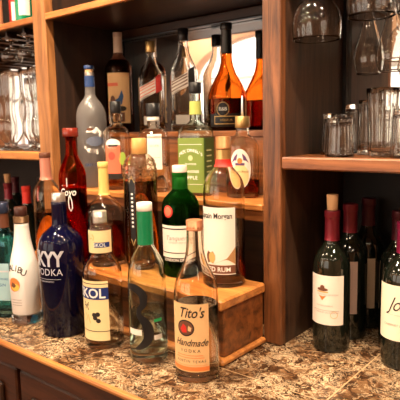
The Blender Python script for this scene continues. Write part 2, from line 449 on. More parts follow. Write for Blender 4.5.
# rear wall of the room (seen in the mirrors) with arched windows cut through it
WINS = [(-3.2, 1.90), (-1.05, 1.75)]
def rear_wall():
    m = MB(); y0, y1 = -2.6, -2.4; zb = -.1; zs = 1.0; top = CEIL
    xs = [-6.2]
    edges = []
    for cx, wd in WINS: edges.append((cx-wd/2, cx+wd/2))
    prev = -6.2
    for (a, b) in edges:
        if a-prev > .01: m.box((prev, y0, FLOOR), (a, y1, top), PLASTER)
        m.box((a, y0, FLOOR), (b, y1, zb), PLASTER)
        N = 20; c = (a+b)/2; hw = (b-a)/2; hh = .43
        arc = [(c-hw*math.cos(PI*i/N), zs+hh*math.sin(PI*i/N)) for i in range(N+1)]
        for i in range(N):
            (xa, za), (xb, zb2) = arc[i], arc[i+1]
            vs = [(xa, y0, za), (xb, y0, zb2), (xb, y0, top), (xa, y0, top), (xa, y1, za), (xb, y1, zb2), (xb, y1, top), (xa, y1, top)]
            m.add(vs, [(0, 1, 5, 4), (4, 5, 6, 7), (1, 0, 3, 2)], PLASTER)
        prev = b
    m.box((prev, y0, FLOOR), (2.6, y1, top), PLASTER)
    structure(m.build('wall_rear'))
    for k, (a, b) in enumerate(edges):
        N = 20; c = (a+b)/2; hw = (b-a)/2
        f = MB()
        pts = [(a, zb), (b, zb)]+[(c+hw*math.cos(PI*i/N), zs+.43*math.sin(PI*i/N)) for i in range(N+1)]
        vs = [(x, -2.55, z) for x, z in pts]
        f.add(vs, [tuple(range(len(vs)))], DAY)
        fr = structure(f.build('window_%d' % (k+1)))
        g = MB()
        g.box((c-.02, -2.54, zb), (c+.02, -2.50, zs+.42), WHITE)
        g.box((a, -2.54, zs-.02), (b, -2.50, zs+.02), WHITE)
        g.build('window_frame', fr)
rear_wall()

# ================================================================== back bar
XL, XR = -2.55, .45           # extents
YF, YB = .955, 1.25
bb = tag(empty('back_bar_cabinet', (-1.0, 1.1, 0)), 'tall stained wooden back bar shelving with mirrored bays standing on the marble counter', 'shelving')
def part(mb, name, parent=bb):
    o = mb.build(name, parent)
    o.matrix_parent_inverse = Matrix.Translation(-parent.location); return o
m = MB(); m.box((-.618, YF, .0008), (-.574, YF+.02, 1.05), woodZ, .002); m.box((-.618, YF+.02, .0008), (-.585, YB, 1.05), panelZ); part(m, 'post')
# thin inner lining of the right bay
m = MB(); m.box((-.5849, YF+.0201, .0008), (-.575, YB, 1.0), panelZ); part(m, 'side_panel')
m = MB(); m.box((-1.405, YF, .0008), (-1.3455, YF+.03, 1.05), postT, .002); m.box((-1.39, YF+.03, .0008), (-1.355, YB, 1.05), darkZ); part(m, 'post')  # tan depth behind the face stands in for a lit strip
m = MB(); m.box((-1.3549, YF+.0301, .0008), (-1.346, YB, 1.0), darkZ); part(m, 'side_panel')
m = MB(); m.box((XL, YF, .0008), (XL+.05, YB, 1.05), woodZ); part(m, 'post')
m = MB(); m.box((XR, YF, .0008), (XR+.05, YB, 1.05), woodZ); part(m, 'post')
# upper shelf boards (left, middle, right)
for a, b in ((XL+.0501, -1.4051), (-1.3449, -.6181), (-.5739, XR-.0001)):
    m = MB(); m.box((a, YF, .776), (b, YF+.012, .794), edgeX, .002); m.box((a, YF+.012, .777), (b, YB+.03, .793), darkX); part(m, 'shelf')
# middle-height shelves of the outer bays
for a, b in ((XL+.0501, -1.4051), (-.5739, XR-.0001)):
    m = MB(); m.box((a, YF, .377), (b, YF+.012, .402), edgeX if a < -1.4 else edgeR, .003); m.box((a, YF+.012, .379), (b, YB, .4015), woodX); part(m, 'shelf')
# back panels and mirrors
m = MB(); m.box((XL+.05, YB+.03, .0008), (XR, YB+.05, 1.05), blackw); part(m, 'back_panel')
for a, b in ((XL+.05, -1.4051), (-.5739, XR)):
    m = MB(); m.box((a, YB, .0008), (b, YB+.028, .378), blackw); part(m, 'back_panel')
for a, b, z0, z1 in ((XL+.051, -1.391, .403, .775), (-1.3445, -.6185, .40, .752), (-.5745, XR, .403, .775)):
    m = MB(); m.box((a, YB+.004, z0), (b, YB+.01, z1), MIRROR); part(m, 'mirror')
# rail above the mirror of the middle bay
m = MB(); m.box((-1.3445, YB-.02, .750), (-.6185, YB+.003, .7765), darkX, .003); part(m, 'rail')
m = MB(); m.box((-1.3445, YB-.021, .7465), (-.6185, YB-.001, .7495), prim('rail_edge', (.12, .14, .16), .3, .6)); part(m, 'rail_trim')
# dark lining strip at the mirror edge of the right bay
m = MB(); m.box((-.5745, YB-.012, .4025), (-.566, YB+.0035, .775), blackw); part(m, 'mirror_bead')
# stemware racks under the upper shelf
for xs in ([-.5665, -.485, -.440, -.378, -.270, -.185, -.100, -.015, .080, .175, .270, .365], [-2.45+.095*i for i in range(0, 11)]):
    for x in xs:
        m = MB(); m.box((x-.012, YF+.03, .758), (x+.012, YB-.01, .763), darkX); m.box((x-.004, YF+.03, .763), (x+.004, YB-.01, .7768), darkX); part(m, 'glass_rail')

# stepped riser
rs = tag(empty('bottle_riser', (-.96, .88, 0)), 'low wooden box riser with golden varnished top and base moulding on the marble counter', 'riser')
RX0, RX1 = -1.30, -.617
m = MB(); m.box((RX0, .812, .014), (RX1, .953, .112), woodX, .002); part(m, 'body', rs)
m = MB(); m.box((RX0-.004, .797, .1122), (RX1+.006, .9535, .134), edgeX, .004); part(m, 'top', rs)
m = MB(); m.box((RX0-.006, .797, .0006), (RX1+.008, .9535, .0138), edgeX, .004); part(m, 'base_moulding', rs)
# the two ledges behind it inside the bay
t2 = tag(empty('bottle_ledge', (-.96, 1.03, 0)), 'wooden ledge with front edge coloured lighter as if lit, behind the low box riser', 'ledge')
m = MB(); m.box((-1.343, .957, .286), (-.620, 1.099, .30), edgeX, .002); part(m, 'top', t2)
m = MB(); m.box((-1.343, .962, .262), (-.620, .985, .2858), woodX, .002); part(m, 'fascia', t2)
m = MB(); m.box((-1.343, 1.05, .0006), (-.620, 1.098, .2618), darkX); m.box((-1.343, .985, .2618), (-.620, 1.098, .2858), darkX); part(m, 'body', t2)
t3 = tag(empty('bottle_ledge', (-.96, 1.17, 0)), 'topmost wooden bottle ledge running along the foot of the mirror', 'ledge')
m = MB(); m.box((-1.343, 1.103, .44), (-.620, 1.249, .455), woodX, .002); part(m, 'top', t3)
m = MB(); m.box((-1.343, 1.106, .301), (-.620, 1.13, .4398), woodX); m.box((-1.343, 1.101, .0006), (-.620, 1.249, .3008), darkX); part(m, 'body', t3)

# worktop and base cabinet
ct = tag(empty('countertop', (-1.0, .95, 0)), 'brown veined marble tile countertop with rounded wooden front edging', 'countertop')
m = MB(); m.box((XL, .617, -.03), (XR+.05, YB+.07, 0), MARBLE); part(m, 'slab', ct)
m = MB()
prof = [(.6168, -.0105), (.6168, .0010), (.612, .0014), (.6085, .0002), (.607, -.004), (.6075, -.0085), (.611, -.0105)]
vs = [(x, y, z) for x in (XL, XR+.05) for y, z in prof]; n8 = len(prof)
m.add(vs, [tuple(range(n8)), tuple(range(n8, 2*n8))[::-1]]+[(i, n8+i, n8+(i+1) % n8, (i+1) % n8) for i in range(n8)], edgeX); part(m, 'edging', ct)
m = MB(); m.box((XL, .613, -.050), (XR+.05, .6168, -.0107), redX, .001); part(m, 'fascia', ct)
bc = tag(empty('base_cabinet', (-1.0, .95, FLOOR)), 'wooden base cabinet, darkened for shade, with raised panel doors under the marble counter', 'cabinet')
def partb(mb, name, parent=bc):
    o = mb.build(name, parent); o.matrix_parent_inverse = Matrix.Translation(-parent.location); return o
m = MB(); m.box((XL, .66, FLOOR), (XR+.05, YB+.07, -.0305), darkX); partb(m, 'body')
m = MB(); m.box((XL, .624, -.058), (XR+.05, .6598, -.0502), redX, .002); m.box((XL, .644, -.072), (XR+.05, .6598, -.0582), darkX, .003); partb(m, 'moulding')
x = XL+.03
k = 0
while x+.36 < XR+.06:
    a, b = x, x+.345
    m = MB(); m.box((a, .643, -.75), (b, .6598, -.078), redX, .004); d = partb(m, 'door')
    m = MB(); m.box((a+.05, .634, -.70), (b-.05, .6428, -.125), darkX, .006); q = m.build('raised_panel', d)
    m = MB(); hx = b-.025
    loft(m, smooth_profile([(0, .005), (.010, .005), (.016, .012), (.022, .012), (.026, .006)], 3), STEEL, 16)
    q2 = m.build('knob', d); q2.rotation_euler = (PI/2, 0, 0); q2.location = (hx, .6429, -.40)
    x += .36

# unseen ceiling lamp fittings, the added wall washers among them
for k, (x, y) in enumerate(BAR_LAMPS+ROOM_LAMPS+ADDED_WASH_LAMPS):
    r = .05 if k < len(BAR_LAMPS) else .065
    o = empty('ceiling_downlight', (x, y, CEIL-.012))
    tag(o, 'unseen round recessed ceiling downlight, rear row added', 'ceiling light', 'ceiling downlights')
    m = MB(); loft(m, [(0, r+.012), (.0115, r+.016)], SILVER, 32); m.build('trim_ring', o)
    m = MB(); loft(m, [(-.004, r), (-.0002, r)], LAMP, 32); m.build('lens', o)

for k, (x, y) in enumerate([(-3.1, -.9), (-2.3, -.9), (-1.5, -.9), (-.7, -.9), (.1, -.9), (.9, -.9)]):  # unseen bulbs added to put small highlights in the glass
    zc = 1.30
    o = empty('added_pendant_lamp', (x, y, zc))
    tag(o, 'added bare globe bulb pendant, unseen behind the viewer, for bottle highlights', 'added lamp', 'added globe pendants')
    m = MB(); loft(m, smooth_profile([(-.045, .004), (-.040, .020), (-.022, .038), (0, .045), (.022, .038), (.040, .020), (.045, .012)], 3), LAMP, 24); m.build('bulb', o)
    m = MB(); loft(m, [(.045, .014), (.075, .012)], BLACK, 16); loft(m, [(.075, .002), (CEIL-zc-.001, .002)], BLACK, 8); m.build('cord', o)

# ================================================================== bottles
def D(deg): return math.radians(deg)

# ---- front row on the counter
# tall clear vodka with tan label
r, b = bottle('vodka_bottle', (-.634, .750, .0004), .0419, .297,
    [(0, 1), (.50, 1), (.56, .985), (.62, .90), (.67, .74), (.72, .57), (.78, .44), (.84, .385), (.93, .36), (.96, .36)], CLEARW, face=21, liquid=WATER, level=.475)
tag(r, 'clear vodka bottle with copper cap and tan label bearing a dark red oval seal', 'bottle')
cap(r, .278, .297, .0158, COPPER, knurl=24, lip=True)
L = Label(b); L.patch(-.041, .038, .022, .150, TAN).up()
L.patch(-.041, .038, .024, .032, ORINK, nz=1)
L.text("Tito's", .004, .133, .0265, INK, shear=.35, bold=.014, sx=.80)
L.oval(-.006, .105, .017, .0155, INK); L.text('Handmade', .003, .077, .0185, INK, shear=.45, bold=.012, sx=.80)
L.text('VODKA', .002, .062, .0085, INK, space=1.5)
for zz, ww in ((.0535, .026), (.049, .028)): L.patch(-ww, ww, zz-.0006, zz+.0006, ORINK, nz=1)
L.text('AUSTIN TEXAS', .002, .042, .0068, INK, space=1.35)
L.patch(-.036, .034, .0345, .0352, ORINK, nz=1)
L.up().oval(-.006, .105, .0145, .013, BRINK).up()
L.poly([(-.010, .113), (-.004, .108), (-.003, .097), (-.012, .096), (-.016, .103)], REDINK).poly([(0, .110), (.006, .106), (.004, .099), (-.001, .101)], TAN)
L.done(r)

# bottle with green neck and black swirl
r, b = bottle('vodka_bottle', (-.762, .749, .0004), .0385, .319,
    [(0, .96), (.03, 1), (.50, 1), (.57, .97), (.63, .86), (.68, .67), (.72, .47), (.745, .40), (.955, .39)], GREENISH, face=8, liquid=WATER, level=.315, bottom=.022)
tag(r, 'clear bottle with green sleeved neck and black swirl on its front', 'bottle')
sleeve(r, b, .237, .3035, GREENF, 'neck_sleeve', .0007); cap(r, .3038, .320, .0155, PAPER)
L = Label(b)
sw = smooth_profile([(i, a, z, w_) for i, (a, z, w_) in enumerate([(-.050, .151, .004), (-.036, .157, .012), (-.016, .154, .017), (-.003, .141, .017), (-.003, .125, .014), (-.013, .111, .010), (-.012, .100, .012), (.000, .086, .018), (.006, .068, .020), (.003, .051, .018), (-.010, .038, .012), (-.022, .032, .004)])], 5)
L.strip([(p[1], p[2]) for p in sw], [p[3] for p in sw], BLACK)
L.patch(.0165, .034, .087, .093, GREENINK, nz=1)
L.patch(.0165, .034, .050, .060, PAPER, nz=1); L.patch(-.040, -.008, .060, .072, PAPER, nz=1)
L.done(r, 'swirl_print')

# short-necked clear vodka with cream label
r, b = bottle('vodka_bottle', (-.895, .746, .0004), .0418, .293,
    [(0, 1), (.545, 1), (.585, .95), (.625, .80), (.660, .63), (.685, .585), (.71, .60), (.86, .60), (.885, .56), (.905, .40), (.93, .36), (.96, .36)], CLEARW, face=43, liquid=WATER, level=.33)
tag(r, 'clear vodka bottle with silver cap and cream labels crossed by a navy blue band', 'bottle')
cap(r, .268, .293, .0150, SILVER, knurl=24, lip=True)
L = Label(b); L.patch(-.043, .042, .020, .150, CREAM)
L.patch(-.0235, .045, .206, .254, CREAM).up()
L.patch(-.043, .042, .110, .136, NAVY, nz=2); L.patch(-.043, .042, .040, .0415, INK, nz=1); L.patch(-.043, .042, .143, .1445, INK, nz=1)
L.patch(.004, .038, .218, .229, NAVY, nz=1)
for dx, dz in ((.018, .078), (.012, .070), (.019, .064), (.010, .0765)): L.oval(dx, dz, .0052, .0050, INK, 14)
for q in ([(-.016, .104), (-.011, .096), (-.013, .088)], [(-.003, .103), (-.008, .095), (-.004, .086)], [(-.016, .095), (-.003, .097)], [(-.013, .078), (-.009, .070), (-.012, .062)], [(-.005, .076), (-.003, .066), (.0, .058)], [(-.012, .243), (-.008, .236), (-.001, .238)], [(.0, .246), (.004, .240), (.002, .233)]): L.strip(q, .0022, GOLDINK if q[0][1] > .2 or q[0][1] < .08 else INK)
L.up(); L.text('SKOL', .001, .1225, .0285, WHITEINK, bold=.02, sx=1.0); L.text('SKOL', .016, .2232, .011, WHITEINK, bold=.01)
L.done(r)

# cobalt vodka
r, b = bottle('vodka_bottle', (-1.029, .740, .0004), .0517, .324,
    [(0, 1), (.58, 1), (.63, .985), (.675, .92), (.715, .76), (.742, .55), (.765, .39), (.785, .335), (.92, .325), (.94, .325)], COBALT, face=42, hollow=False)
tag(r, 'cobalt blue vodka bottle with silver cap and large silver lettering', 'bottle')
cap(r, .300, .324, .0155, SILVER, lip=False)
L = Label(b); L.text('SKYY', -.001, .180, .047, SILVINK, bold=.032, sx=.80, space=.93); L.text('VODKA', .002, .151, .022, SILVINK, sx=.92, space=1.05)
L.patch(-.026, .034, .1355, .1362, SILVINK, nz=1); L.text('FILTERED IMPORTED', -.004, .130, .0048, SILVINK)
L.done(r, 'lettering')

# white coconut rum bottle
r, b = bottle('rum_bottle', (-1.161, .724, .0004), .0365, .291,
    [(0, .93), (.02, 1), (.34, 1), (.44, .97), (.54, .82), (.66, .60), (.76, .50), (.82, .47), (.84, .47)], WHITE, face=38, hollow=False, start=.022)
m = MB(); loft(m, [(0, .0330), (.0015, .0350), (.004, .0362), (.0218, .0363)], CLEAR); m.build('glass_foot', r)
tag(r, 'white coated rum bottle with dark gold collar and curved black lettering', 'bottle')
cap(r, .245, .262, .0185, prim('dark_gold', (.10, .05, .02), .35, .5), 'collar', lip=True); cap(r, .2622, .284, .0150, prim('dark_brown_cap', (.05, .015, .010), .35)) 
L = Label(b)
for i, ch in enumerate('MALIBU'):
    t = (i-2.5)/5; L.text(ch, t*.046-.002, .140-.016*(t*2)**2*.5+t*-.006, .021, INK, bold=.01, rot=-t*.7)
L.oval(-.004, .100, .016, .017, ORINK).up().oval(-.001, .094, .011, .009, prim('yellow_ink', (.85, .55, .10), .5)).up()
L.poly([(-.010, .106), (-.002, .104), (.003, .098), (-.004, .092), (-.012, .096)], BRINK)
for zz in (.062, .055, .049): L.patch(-.013, .013, zz, zz+.0012, GREYINK, nz=1)
L.done(r)

# pale blue gin
r, b = bottle('gin_bottle', (-1.243, .724, .0004), .0325, .289,
    [(0, 1, .6), (.58, 1, .6), (.66, .97, .5), (.71, .80, .3), (.745, .50, .1), (.78, .42, 0), (.86, .40, 0), (.95, .39, 0)], TURQ, face=30, liquid=glass('blue_tinted_spirit', (.72, .93, .97), ior=1.36), level=.72, bottom=.018)
tag(r, 'pale turquoise square gin bottle with dark capsule at the end of the counter row', 'bottle')
sleeve(r, b, .226, .262, BROWNF, 'neck_label', .0008); cap(r, .2625, .289, .0155, prim('dark_blue_cap', (.03, .04, .08), .3, .4))
L = Label(b); L.patch(-.012, .026, .045, .14, prim('pale_blue_label', (.35, .55, .60), .5)).up(); L.patch(-.010, .024, .118, .122, SILVINK, nz=1); L.text('SAPPHIRE', .006, .10, .0075, BLUEINK); L.text('GIN', .006, .085, .010, BLUEINK); L.done(r)

# ---- on the low riser (z .134)
Z1 = .1344
r, b = bottle('rum_bottle', (-.683, .906, Z1), .0439, .310,
    [(0, 1), (.60, 1), (.66, .985), (.71, .90), (.75, .74), (.79, .50), (.82, .37), (.85, .335), (.96, .32)], CLEARW, face=38, liquid=RUM, level=.215)
tag(r, 'spiced rum bottle with gold cap, red neck band and white label, nearly empty', 'bottle')
cap(r, .284, .311, .0158, prim('bronze_cap', (.35, .16, .06), .4, .4), lip=True); sleeve(r, b, .2555, .2838, GOLD, 'neck_foil', .0009); sleeve(r, b, .249, .2645, REDINK, 'neck_band', .0013)
L = Label(b); L.patch(-.046, .052, .048, .168, PAPER); L.patch(-.046, .052, .030, .0478, BRINK, nz=2).up()
L.text('Captain Morgan', .004, .150, .0165, INK, bold=.020, sx=.78)
L.text('SPICED RUM', .004, .0385, .0135, WHITEINK, bold=.012)
L.patch(-.046, .052, .0285, .030, WHITEINK, nz=1)
L.poly([(.052, .049), (.052, .086), (.046, .074), (.034, .062), (.014, .054), (.002, .049)], prim('map_brown', (.45, .24, .10), .5))
L.poly([(-.010, .051), (.004, .051), (.009, .060), (.009, .068), (.004, .076), (-.010, .076), (-.014, .068), (-.014, .060)], BRINK)
L.up(); L.oval(.001, .0635, .008, .0115, GOLDINK); L.done(r)

r, b = bottle('gin_bottle', (-.806, .906, Z1), .0426, .245,
    [(0, .96), (.10, .98), (.60, 1), (.66, .97), (.71, .86), (.75, .66), (.785, .46), (.80, .42), (.95, .41)], GREENG, face=14, liquid=glass('green_spirit', (.45, .80, .45), ior=1.36), level=.55, wall=.003)
tag(r, 'dark green gin bottle with blush cap, red seal and white label on the riser', 'bottle')
cap(r, .196, .2225, .0172, BLUSH, 'collar'); cap(r, .2228, .248, .0168, BLUSH, taper=.97)
L = Label(b); L.patch(-.044, .048, .046, .118, PAPER); L.oval(-.020, .149, .0125, .0135, REDINK).up()
L.oval(-.020, .149, .009, .010, CORAL)
L.patch(-.044, .048, .1095, .112, INK, nz=1); L.patch(-.044, .048, .056, .058, INK, nz=1)
L.text('Tanqueray', .003, .090, .0145, GREYINK, shear=.3); L.text('LONDON DRY GIN', .003, .080, .0052, GREYINK); L.text('LONDON DRY GIN', .003, .0405, .0088, WHITEINK, bold=.01); L.done(r)

# ribbed dome bottle
r, b = bottle('whisky_bottle', (-.926, .900, Z1), .0402, .309,
    [(0, .92), (.05, 1), (.70, 1), (.76, .975), (.81, .90), (.85, .76), (.875, .58), (.88, .45), (.92, .45)], CLEARW, face=30, liquid=WHISKY, level=.68)
tag(r, 'domed clear whisky bottle with amber stopper, half hidden by the green necked bottle', 'bottle')
cap(r, .272, .309, .0185, AMBERCAP, 'stopper', taper=.93)
L = Label(b); L.patch(-.007, .007, .07, .215, BLACK)
for i in range(9): L.up() if i == 0 else None; L.oval(0, .105+i*.0095, .003, .0026, WHITEINK, 10)
L.strip([(-.007, .208), (0, .222), (.007, .208)], .0018, GOLDINK); L.strip([(-.0055, .075), (0, .060), (.0055, .075)], .0018, GOLDINK)
L.done(r)
m = MB()   # embossed swags round the dome
for k in range(12):
    a0 = 2*PI*k/12
    for s0, s1, zz in ((0, 1, .226), (.5, 1.5, .238), (0, 1, .250), (.5, 1.5, .260)):
        for q in range(7):
            t = (q+.5)/7; ang = a0+2*PI/12*(s0+(s1-s0)*t); z = zz-.006*math.sin(PI*t)
            p = b.at(ang, z, .0004); rr = .0021
            vs = [(p[0]+dx*rr, p[1]+dy*rr, p[2]+dz*rr) for dx, dy, dz in ((1,0,0), (-1,0,0), (0,1,0), (0,-1,0), (0,0,1), (0,0,-1))]
            m.add(vs, [(0,2,4), (2,1,4), (1,3,4), (3,0,4), (2,0,5), (1,2,5), (3,1,5), (0,3,5)], CLEARW, True)
m.build('embossing', r)

# bottle with tall yellow capsule and dark liqueur
r, b = bottle('liqueur_bottle', (-1.028, .874, Z1), .0475, .252,
    [(0, 1), (.46, 1), (.52, .98), (.57, .86), (.62, .62), (.66, .38), (.69, .27), (.72, .245), (.95, .23)], CLEARW, face=10, liquid=COLA, level=.40)
tag(r, 'round clear liqueur bottle with tall yellow capsule and dark liqueur inside', 'bottle')
sleeve(r, b, .172, .238, YELLOWF, 'capsule', .0012); cap(r, .2382, .252, .0130, YELLOWF)
# red glass bottle
r, b = bottle('tequila_bottle', (-1.102, .838, Z1), .0335, .335,
    [(0, 1), (.64, 1), (.68, .95), (.72, .82), (.76, .64), (.80, .47), (.83, .41), (.93, .37), (.935, .50), (.94, .56)], REDG, face=8, liquid=glass('red_spirit', (.8, .35, .2), ior=1.36), level=.55)
tag(r, 'slim red glass tequila bottle with flared lip and white handwritten name', 'bottle')
cap(r, .315, .336, .0200, prim('red_lip', (.20, .022, .012), .2, coat=.6), 'stopper', taper=.95)
L = Label(b); L.text('Coyo', -.010, .180, .025, WHITEINK, shear=.2, bold=.012, sx=.75)
L.strip([(-.010, .215), (-.010, .194)], .0018, WHITEINK); L.strip([(-.024, .197), (.008, .199)], .0022, WHITEINK)
L.strip([(-.005, .174), (-.008, .158), (-.007, .142), (-.003, .134), (.001, .142), (.000, .160), (-.004, .173)], .0022, WHITEINK); L.done(r, 'lettering')
# rosy neck bottle
r, b = bottle('liqueur_bottle', (-1.195, .825, Z1), .0350, .275,
    [(0, 1), (.58, 1), (.63, .97), (.68, .85), (.72, .62), (.76, .42), (.80, .38), (.965, .36)], CLEARW, face=8, liquid=WHISKY, level=.45)
tag(r, 'clear bottle with rosy pink neck label and dark cap behind the white rum bottle', 'bottle')
sleeve(r, b, .206, .262, ROSEF, 'neck_label', .0008); cap(r, .262, .275, .0145, BROWNF)

# ---- on the ledge (z .30)
Z2 = .3004
r, b = bottle('whisky_bottle', (-.731, 1.045, Z2), .0390, .188,
    [(0, .97), (.08, 1), (.60, 1), (.66, .95), (.71, .80), (.75, .56), (.78, .42), (.88, .38)], CLEARW, face=14, liquid=RUM, level=.22, sy=.72)
tag(r, 'short faceted whisky bottle with gold cap, thin pourer and purple crown label', 'bottle')
cap(r, .162, .188, .0172, GOLD, knurl=20)
m = MB(); pth = [(0, 0), (.001, .02), (.003, .035), (.001, .055)]
for i in range(3):
    pass
loft(m, [(.1885, .0028), (.205, .0024), (.235, .0018)], SILVINK, 12); m.build('pour_spout', r)
L = Label(b); L.oval(0, .068, .026, .046, PAPER).up(); L.oval(0, .052, .021, .027, prim('straw_paper', (.80, .62, .30), .5))
L.poly([(-.021, .082), (-.012, .098), (-.005, .104), (-.008, .088)], PURPLE); L.poly([(.021, .082), (.012, .098), (.005, .104), (.008, .088)], PURPLE)
L.patch(-.011, .011, .076, .082, PURPLE, nz=1); L.up(); L.oval(0, .087, .006, .0065, ORINK, 14); L.text('Crown Royal', 0, .062, .0075, BRINK, shear=.2); L.done(r)

r, b = bottle('whisky_bottle', (-.862, 1.033, Z2), .0365, .272,
    [(0, 1, 1), (.53, 1, 1), (.57, .97, .9), (.61, .82, .6), (.645, .52, .15), (.67, .40, 0), (.80, .37, 0), (.95, .36, 0)], GREENISH, face=23, liquid=WHISKY, level=.18)
tag(r, 'square apple whiskey bottle with black cap and large green label', 'bottle')
cap(r, .247, .273, .0155, BLACK); sleeve(r, b, .196, .228, prim('pale_green_foil', (.42, .46, .12), .5), 'neck_label', .0009)
L = Label(b); L.patch(-.0365, .0365, .008, .140, LEAF, nx=24); L.patch(.0365, .105, .008, .140, DLEAF, nx=24).up()
for i, ch in enumerate("JACK DANIEL'S"):
    t = (i-6)/6; L.text(ch, t*.029, .110-.010*t*t, .0105, WHITEINK, bold=.015)
L.oval(0, .092, .006, .0065, prim('pale_green_ink', (.55, .58, .30), .5)); L.text('TENNESSEE', 0, .077, .0058, WHITEINK); L.text('TENNESSEE', 0, .059, .0085, WHITEINK, bold=.01); L.text('APPLE', 0, .044, .0120, WHITEINK, bold=.012, space=1.1)
L.patch(-.030, .030, .028, .0288, WHITEINK, nz=1); L.patch(-.030, .030, .124, .125, WHITEINK, nz=1)
for i in range(6): L.patch(.050, .080, .108-i*.013, .111-i*.013, prim('pale_green_ink', (.55, .58, .30), .5), nz=1)
L.done(r)

r, b = bottle('tequila_bottle', (-1.002, 1.028, Z2), .0386, .222,
    [(0, 1, .5), (.62, 1, .5), (.68, .93, .4), (.72, .76, .2), (.75, .50, 0), (.78, .40, 0), (.92, .40, 0)], CLEAR, face=10, liquid=WATER, level=.30)
tag(r, 'broad shouldered clear bottle with black stopper and white label on the ledge', 'bottle')
cap(r, .195, .229, .0180, BLACK, 'stopper'); cap(r, .184, .1948, .0165, PAPER, 'neck_band')
L = Label(b); L.patch(-.010, .024, .060, .150, PAPER).up(); L.text('SILVER', .007, .12, .008, GREYINK); L.patch(-.006, .020, .09, .091, GREYINK, nz=1); L.done(r)

r, b = bottle('whiskey_bottle', (-1.137, 1.02, Z2), .0364, .240,
    [(0, .98), (.60, 1), (.66, .95), (.70, .78), (.73, .48), (.76, .42), (.80, .52), (.84, .50), (.87, .38), (.94, .36)], CLEARW, face=12, liquid=WHISKY, level=.10)
tag(r, 'clear flavoured whiskey bottle with black cap and coral fruit label on the ledge', 'bottle')
cap(r, .208, .240, .0155, BLACK)
L = Label(b); L.patch(-.027, .016, .045, .122, CORAL); L.oval(.022, .085, .010, .018, prim('lime_ink', (.35, .50, .08), .5)); L.patch(-.027, .030, .030, .0448, INK, nz=1)
L.oval(-.004, .125, .021, .014, WHITEINK).up(); L.oval(-.008, .093, .010, .011, prim('apple_red_ink', (.75, .08, .05), .5)); L.patch(-.018, .010, .118, .123, INK, nz=1); L.done(r)

r, b = bottle('vodka_bottle', (-1.253, 1.03, Z2), .0430, .345,
    [(0, 1), (.56, 1), (.61, .97), (.66, .86), (.70, .68), (.735, .46), (.765, .34), (.95, .31)], FROST, face=-6, liquid=WATER, level=.5)
tag(r, 'tall frosted vodka bottle with blue and wood stopper and white bird shape', 'bottle')
cap(r, .336, .346, .0145, BLUEF, 'stopper'); cap(r, .318, .3358, .0120, CORK, 'cork_stopper'); sleeve(r, b, .286, .317, BLUEF, 'neck_label', .0008)
L = Label(b)
L.strip([(-.020, .158), (-.008, .166), (.006, .163), (.020, .152), (.040, .158)], [.004, .016, .020, .016, .006], WHITEINK)
L.strip([(-.028, .118), (-.014, .106), (.008, .102), (.030, .112), (.044, .130)], [.004, .012, .014, .014, .006], WHITEINK)
L.oval(.004, .132, .026, .014, prim('grey_blue_ink', (.12, .14, .20), .5)); L.up().oval(-.010, .166, .009, .004, BRINK)
L.done(r, 'bird_print'); L = Label(b); L.text('GREY GOOSE', .002, .065, .010, BLUEINK); L.done(r, 'lettering')

# ---- on the top ledge (z .455)
Z3 = .4554
r, b = bottle('liqueur_bottle', (-.868, 1.172, Z3), .0525, .275,
    [(0, .92), (.05, 1), (.27, 1), (.34, .96), (.41, .83), (.47, .66), (.54, .47), (.62, .33), (.70, .27), (.95, .25)], AMBERG, face=6, liquid=COLA, level=.30, seg=56)
tag(r, 'broad amber liqueur bottle with black neck and round black emblem before the mirror', 'bottle')
sleeve(r, b, .200, .258, BLACK, 'neck_sleeve', .0010); cap(r, .2585, .276, .0160, BLACK)
L = Label(b); L.patch(-.045, .052, .010, .044, BLACK); L.oval(-.006, .055, .017, .019, BLACK).up()
L.patch(-.030, .036, .0165, .0375, GOLDINK, nz=2); L.strip([(-.006+.0155*math.cos(t*PI/16), .055+.0175*math.sin(t*PI/16)) for t in range(33)], .0012, GOLDINK)
L.up().patch(-.028, .034, .0185, .0355, BLACK, nz=2); L.text('B&B', -.006, .055, .0125, WHITEINK, bold=.012); L.up().text('LIQUEUR', .003, .027, .0075, GOLDINK); L.done(r)

def square_whisky(loc, diag, label_cols, lbl, capm, tint, lev, face, h):
    r, b = bottle('whisky_bottle', loc, .0375, h,
        [(0, 1, .8), (.56, 1, .8), (.60, .97, .7), (.66, .80, .4), (.72, .59, .15), (.78, .43, 0), (.83, .36, 0), (.95, .34, 0)], CLEAR, face=face, liquid=tint, level=lev)
    tag(r, lbl, 'bottle')
    cap(r, .88*h, h, .0150, capm)
    L = Label(b); s_ = .50
    def slant(z0, z1, a0, a1, mt): L.poly([(a0, z0+s_*a0), (a1, z0+s_*a1), (a1, z1+s_*a1), (a0, z1+s_*a0)], mt)
    c = .48*h
    slant(c-.020, c+.020, -.034, .014, diag); slant(c-.024, c+.024, .0145, .034, label_cols[0]); L.up()
    for dz in (-.012, -.003, .006, .013): slant(c+dz, c+dz+.0035, -.033, .012, label_cols[1])
    L.done(r); L = Label(b); L.patch(-.022, .022, .02, .045, prim('small_square_label', (.70, .66, .60), .5), nz=1); L.done(r, 'foot_label'); return r
square_whisky((-1.022, 1.178, Z3), PAPER, (BLACK, BRINK), 'square clear whisky bottle with black cap and slanting black ended label', BLACK, WATER, .10, 4, .283)
square_whisky((-1.150, 1.178, Z3), PAPER, (REDINK, CORAL), 'square clear whisky bottle with gold cap and slanting red label', GOLD, WHISKY, .08, 4, .262)
r, b = bottle('rum_bottle', (-1.290, 1.178, Z3), .0427, .305,
    [(0, 1), (.62, 1), (.67, .93), (.71, .75), (.745, .48), (.78, .33), (.96, .30)], glass('smoky_glass', (.62, .45, .38)), face=6, liquid=RUM, level=.62)
tag(r, 'tall rum bottle with cream capsule and tan label of a blue bird', 'bottle')
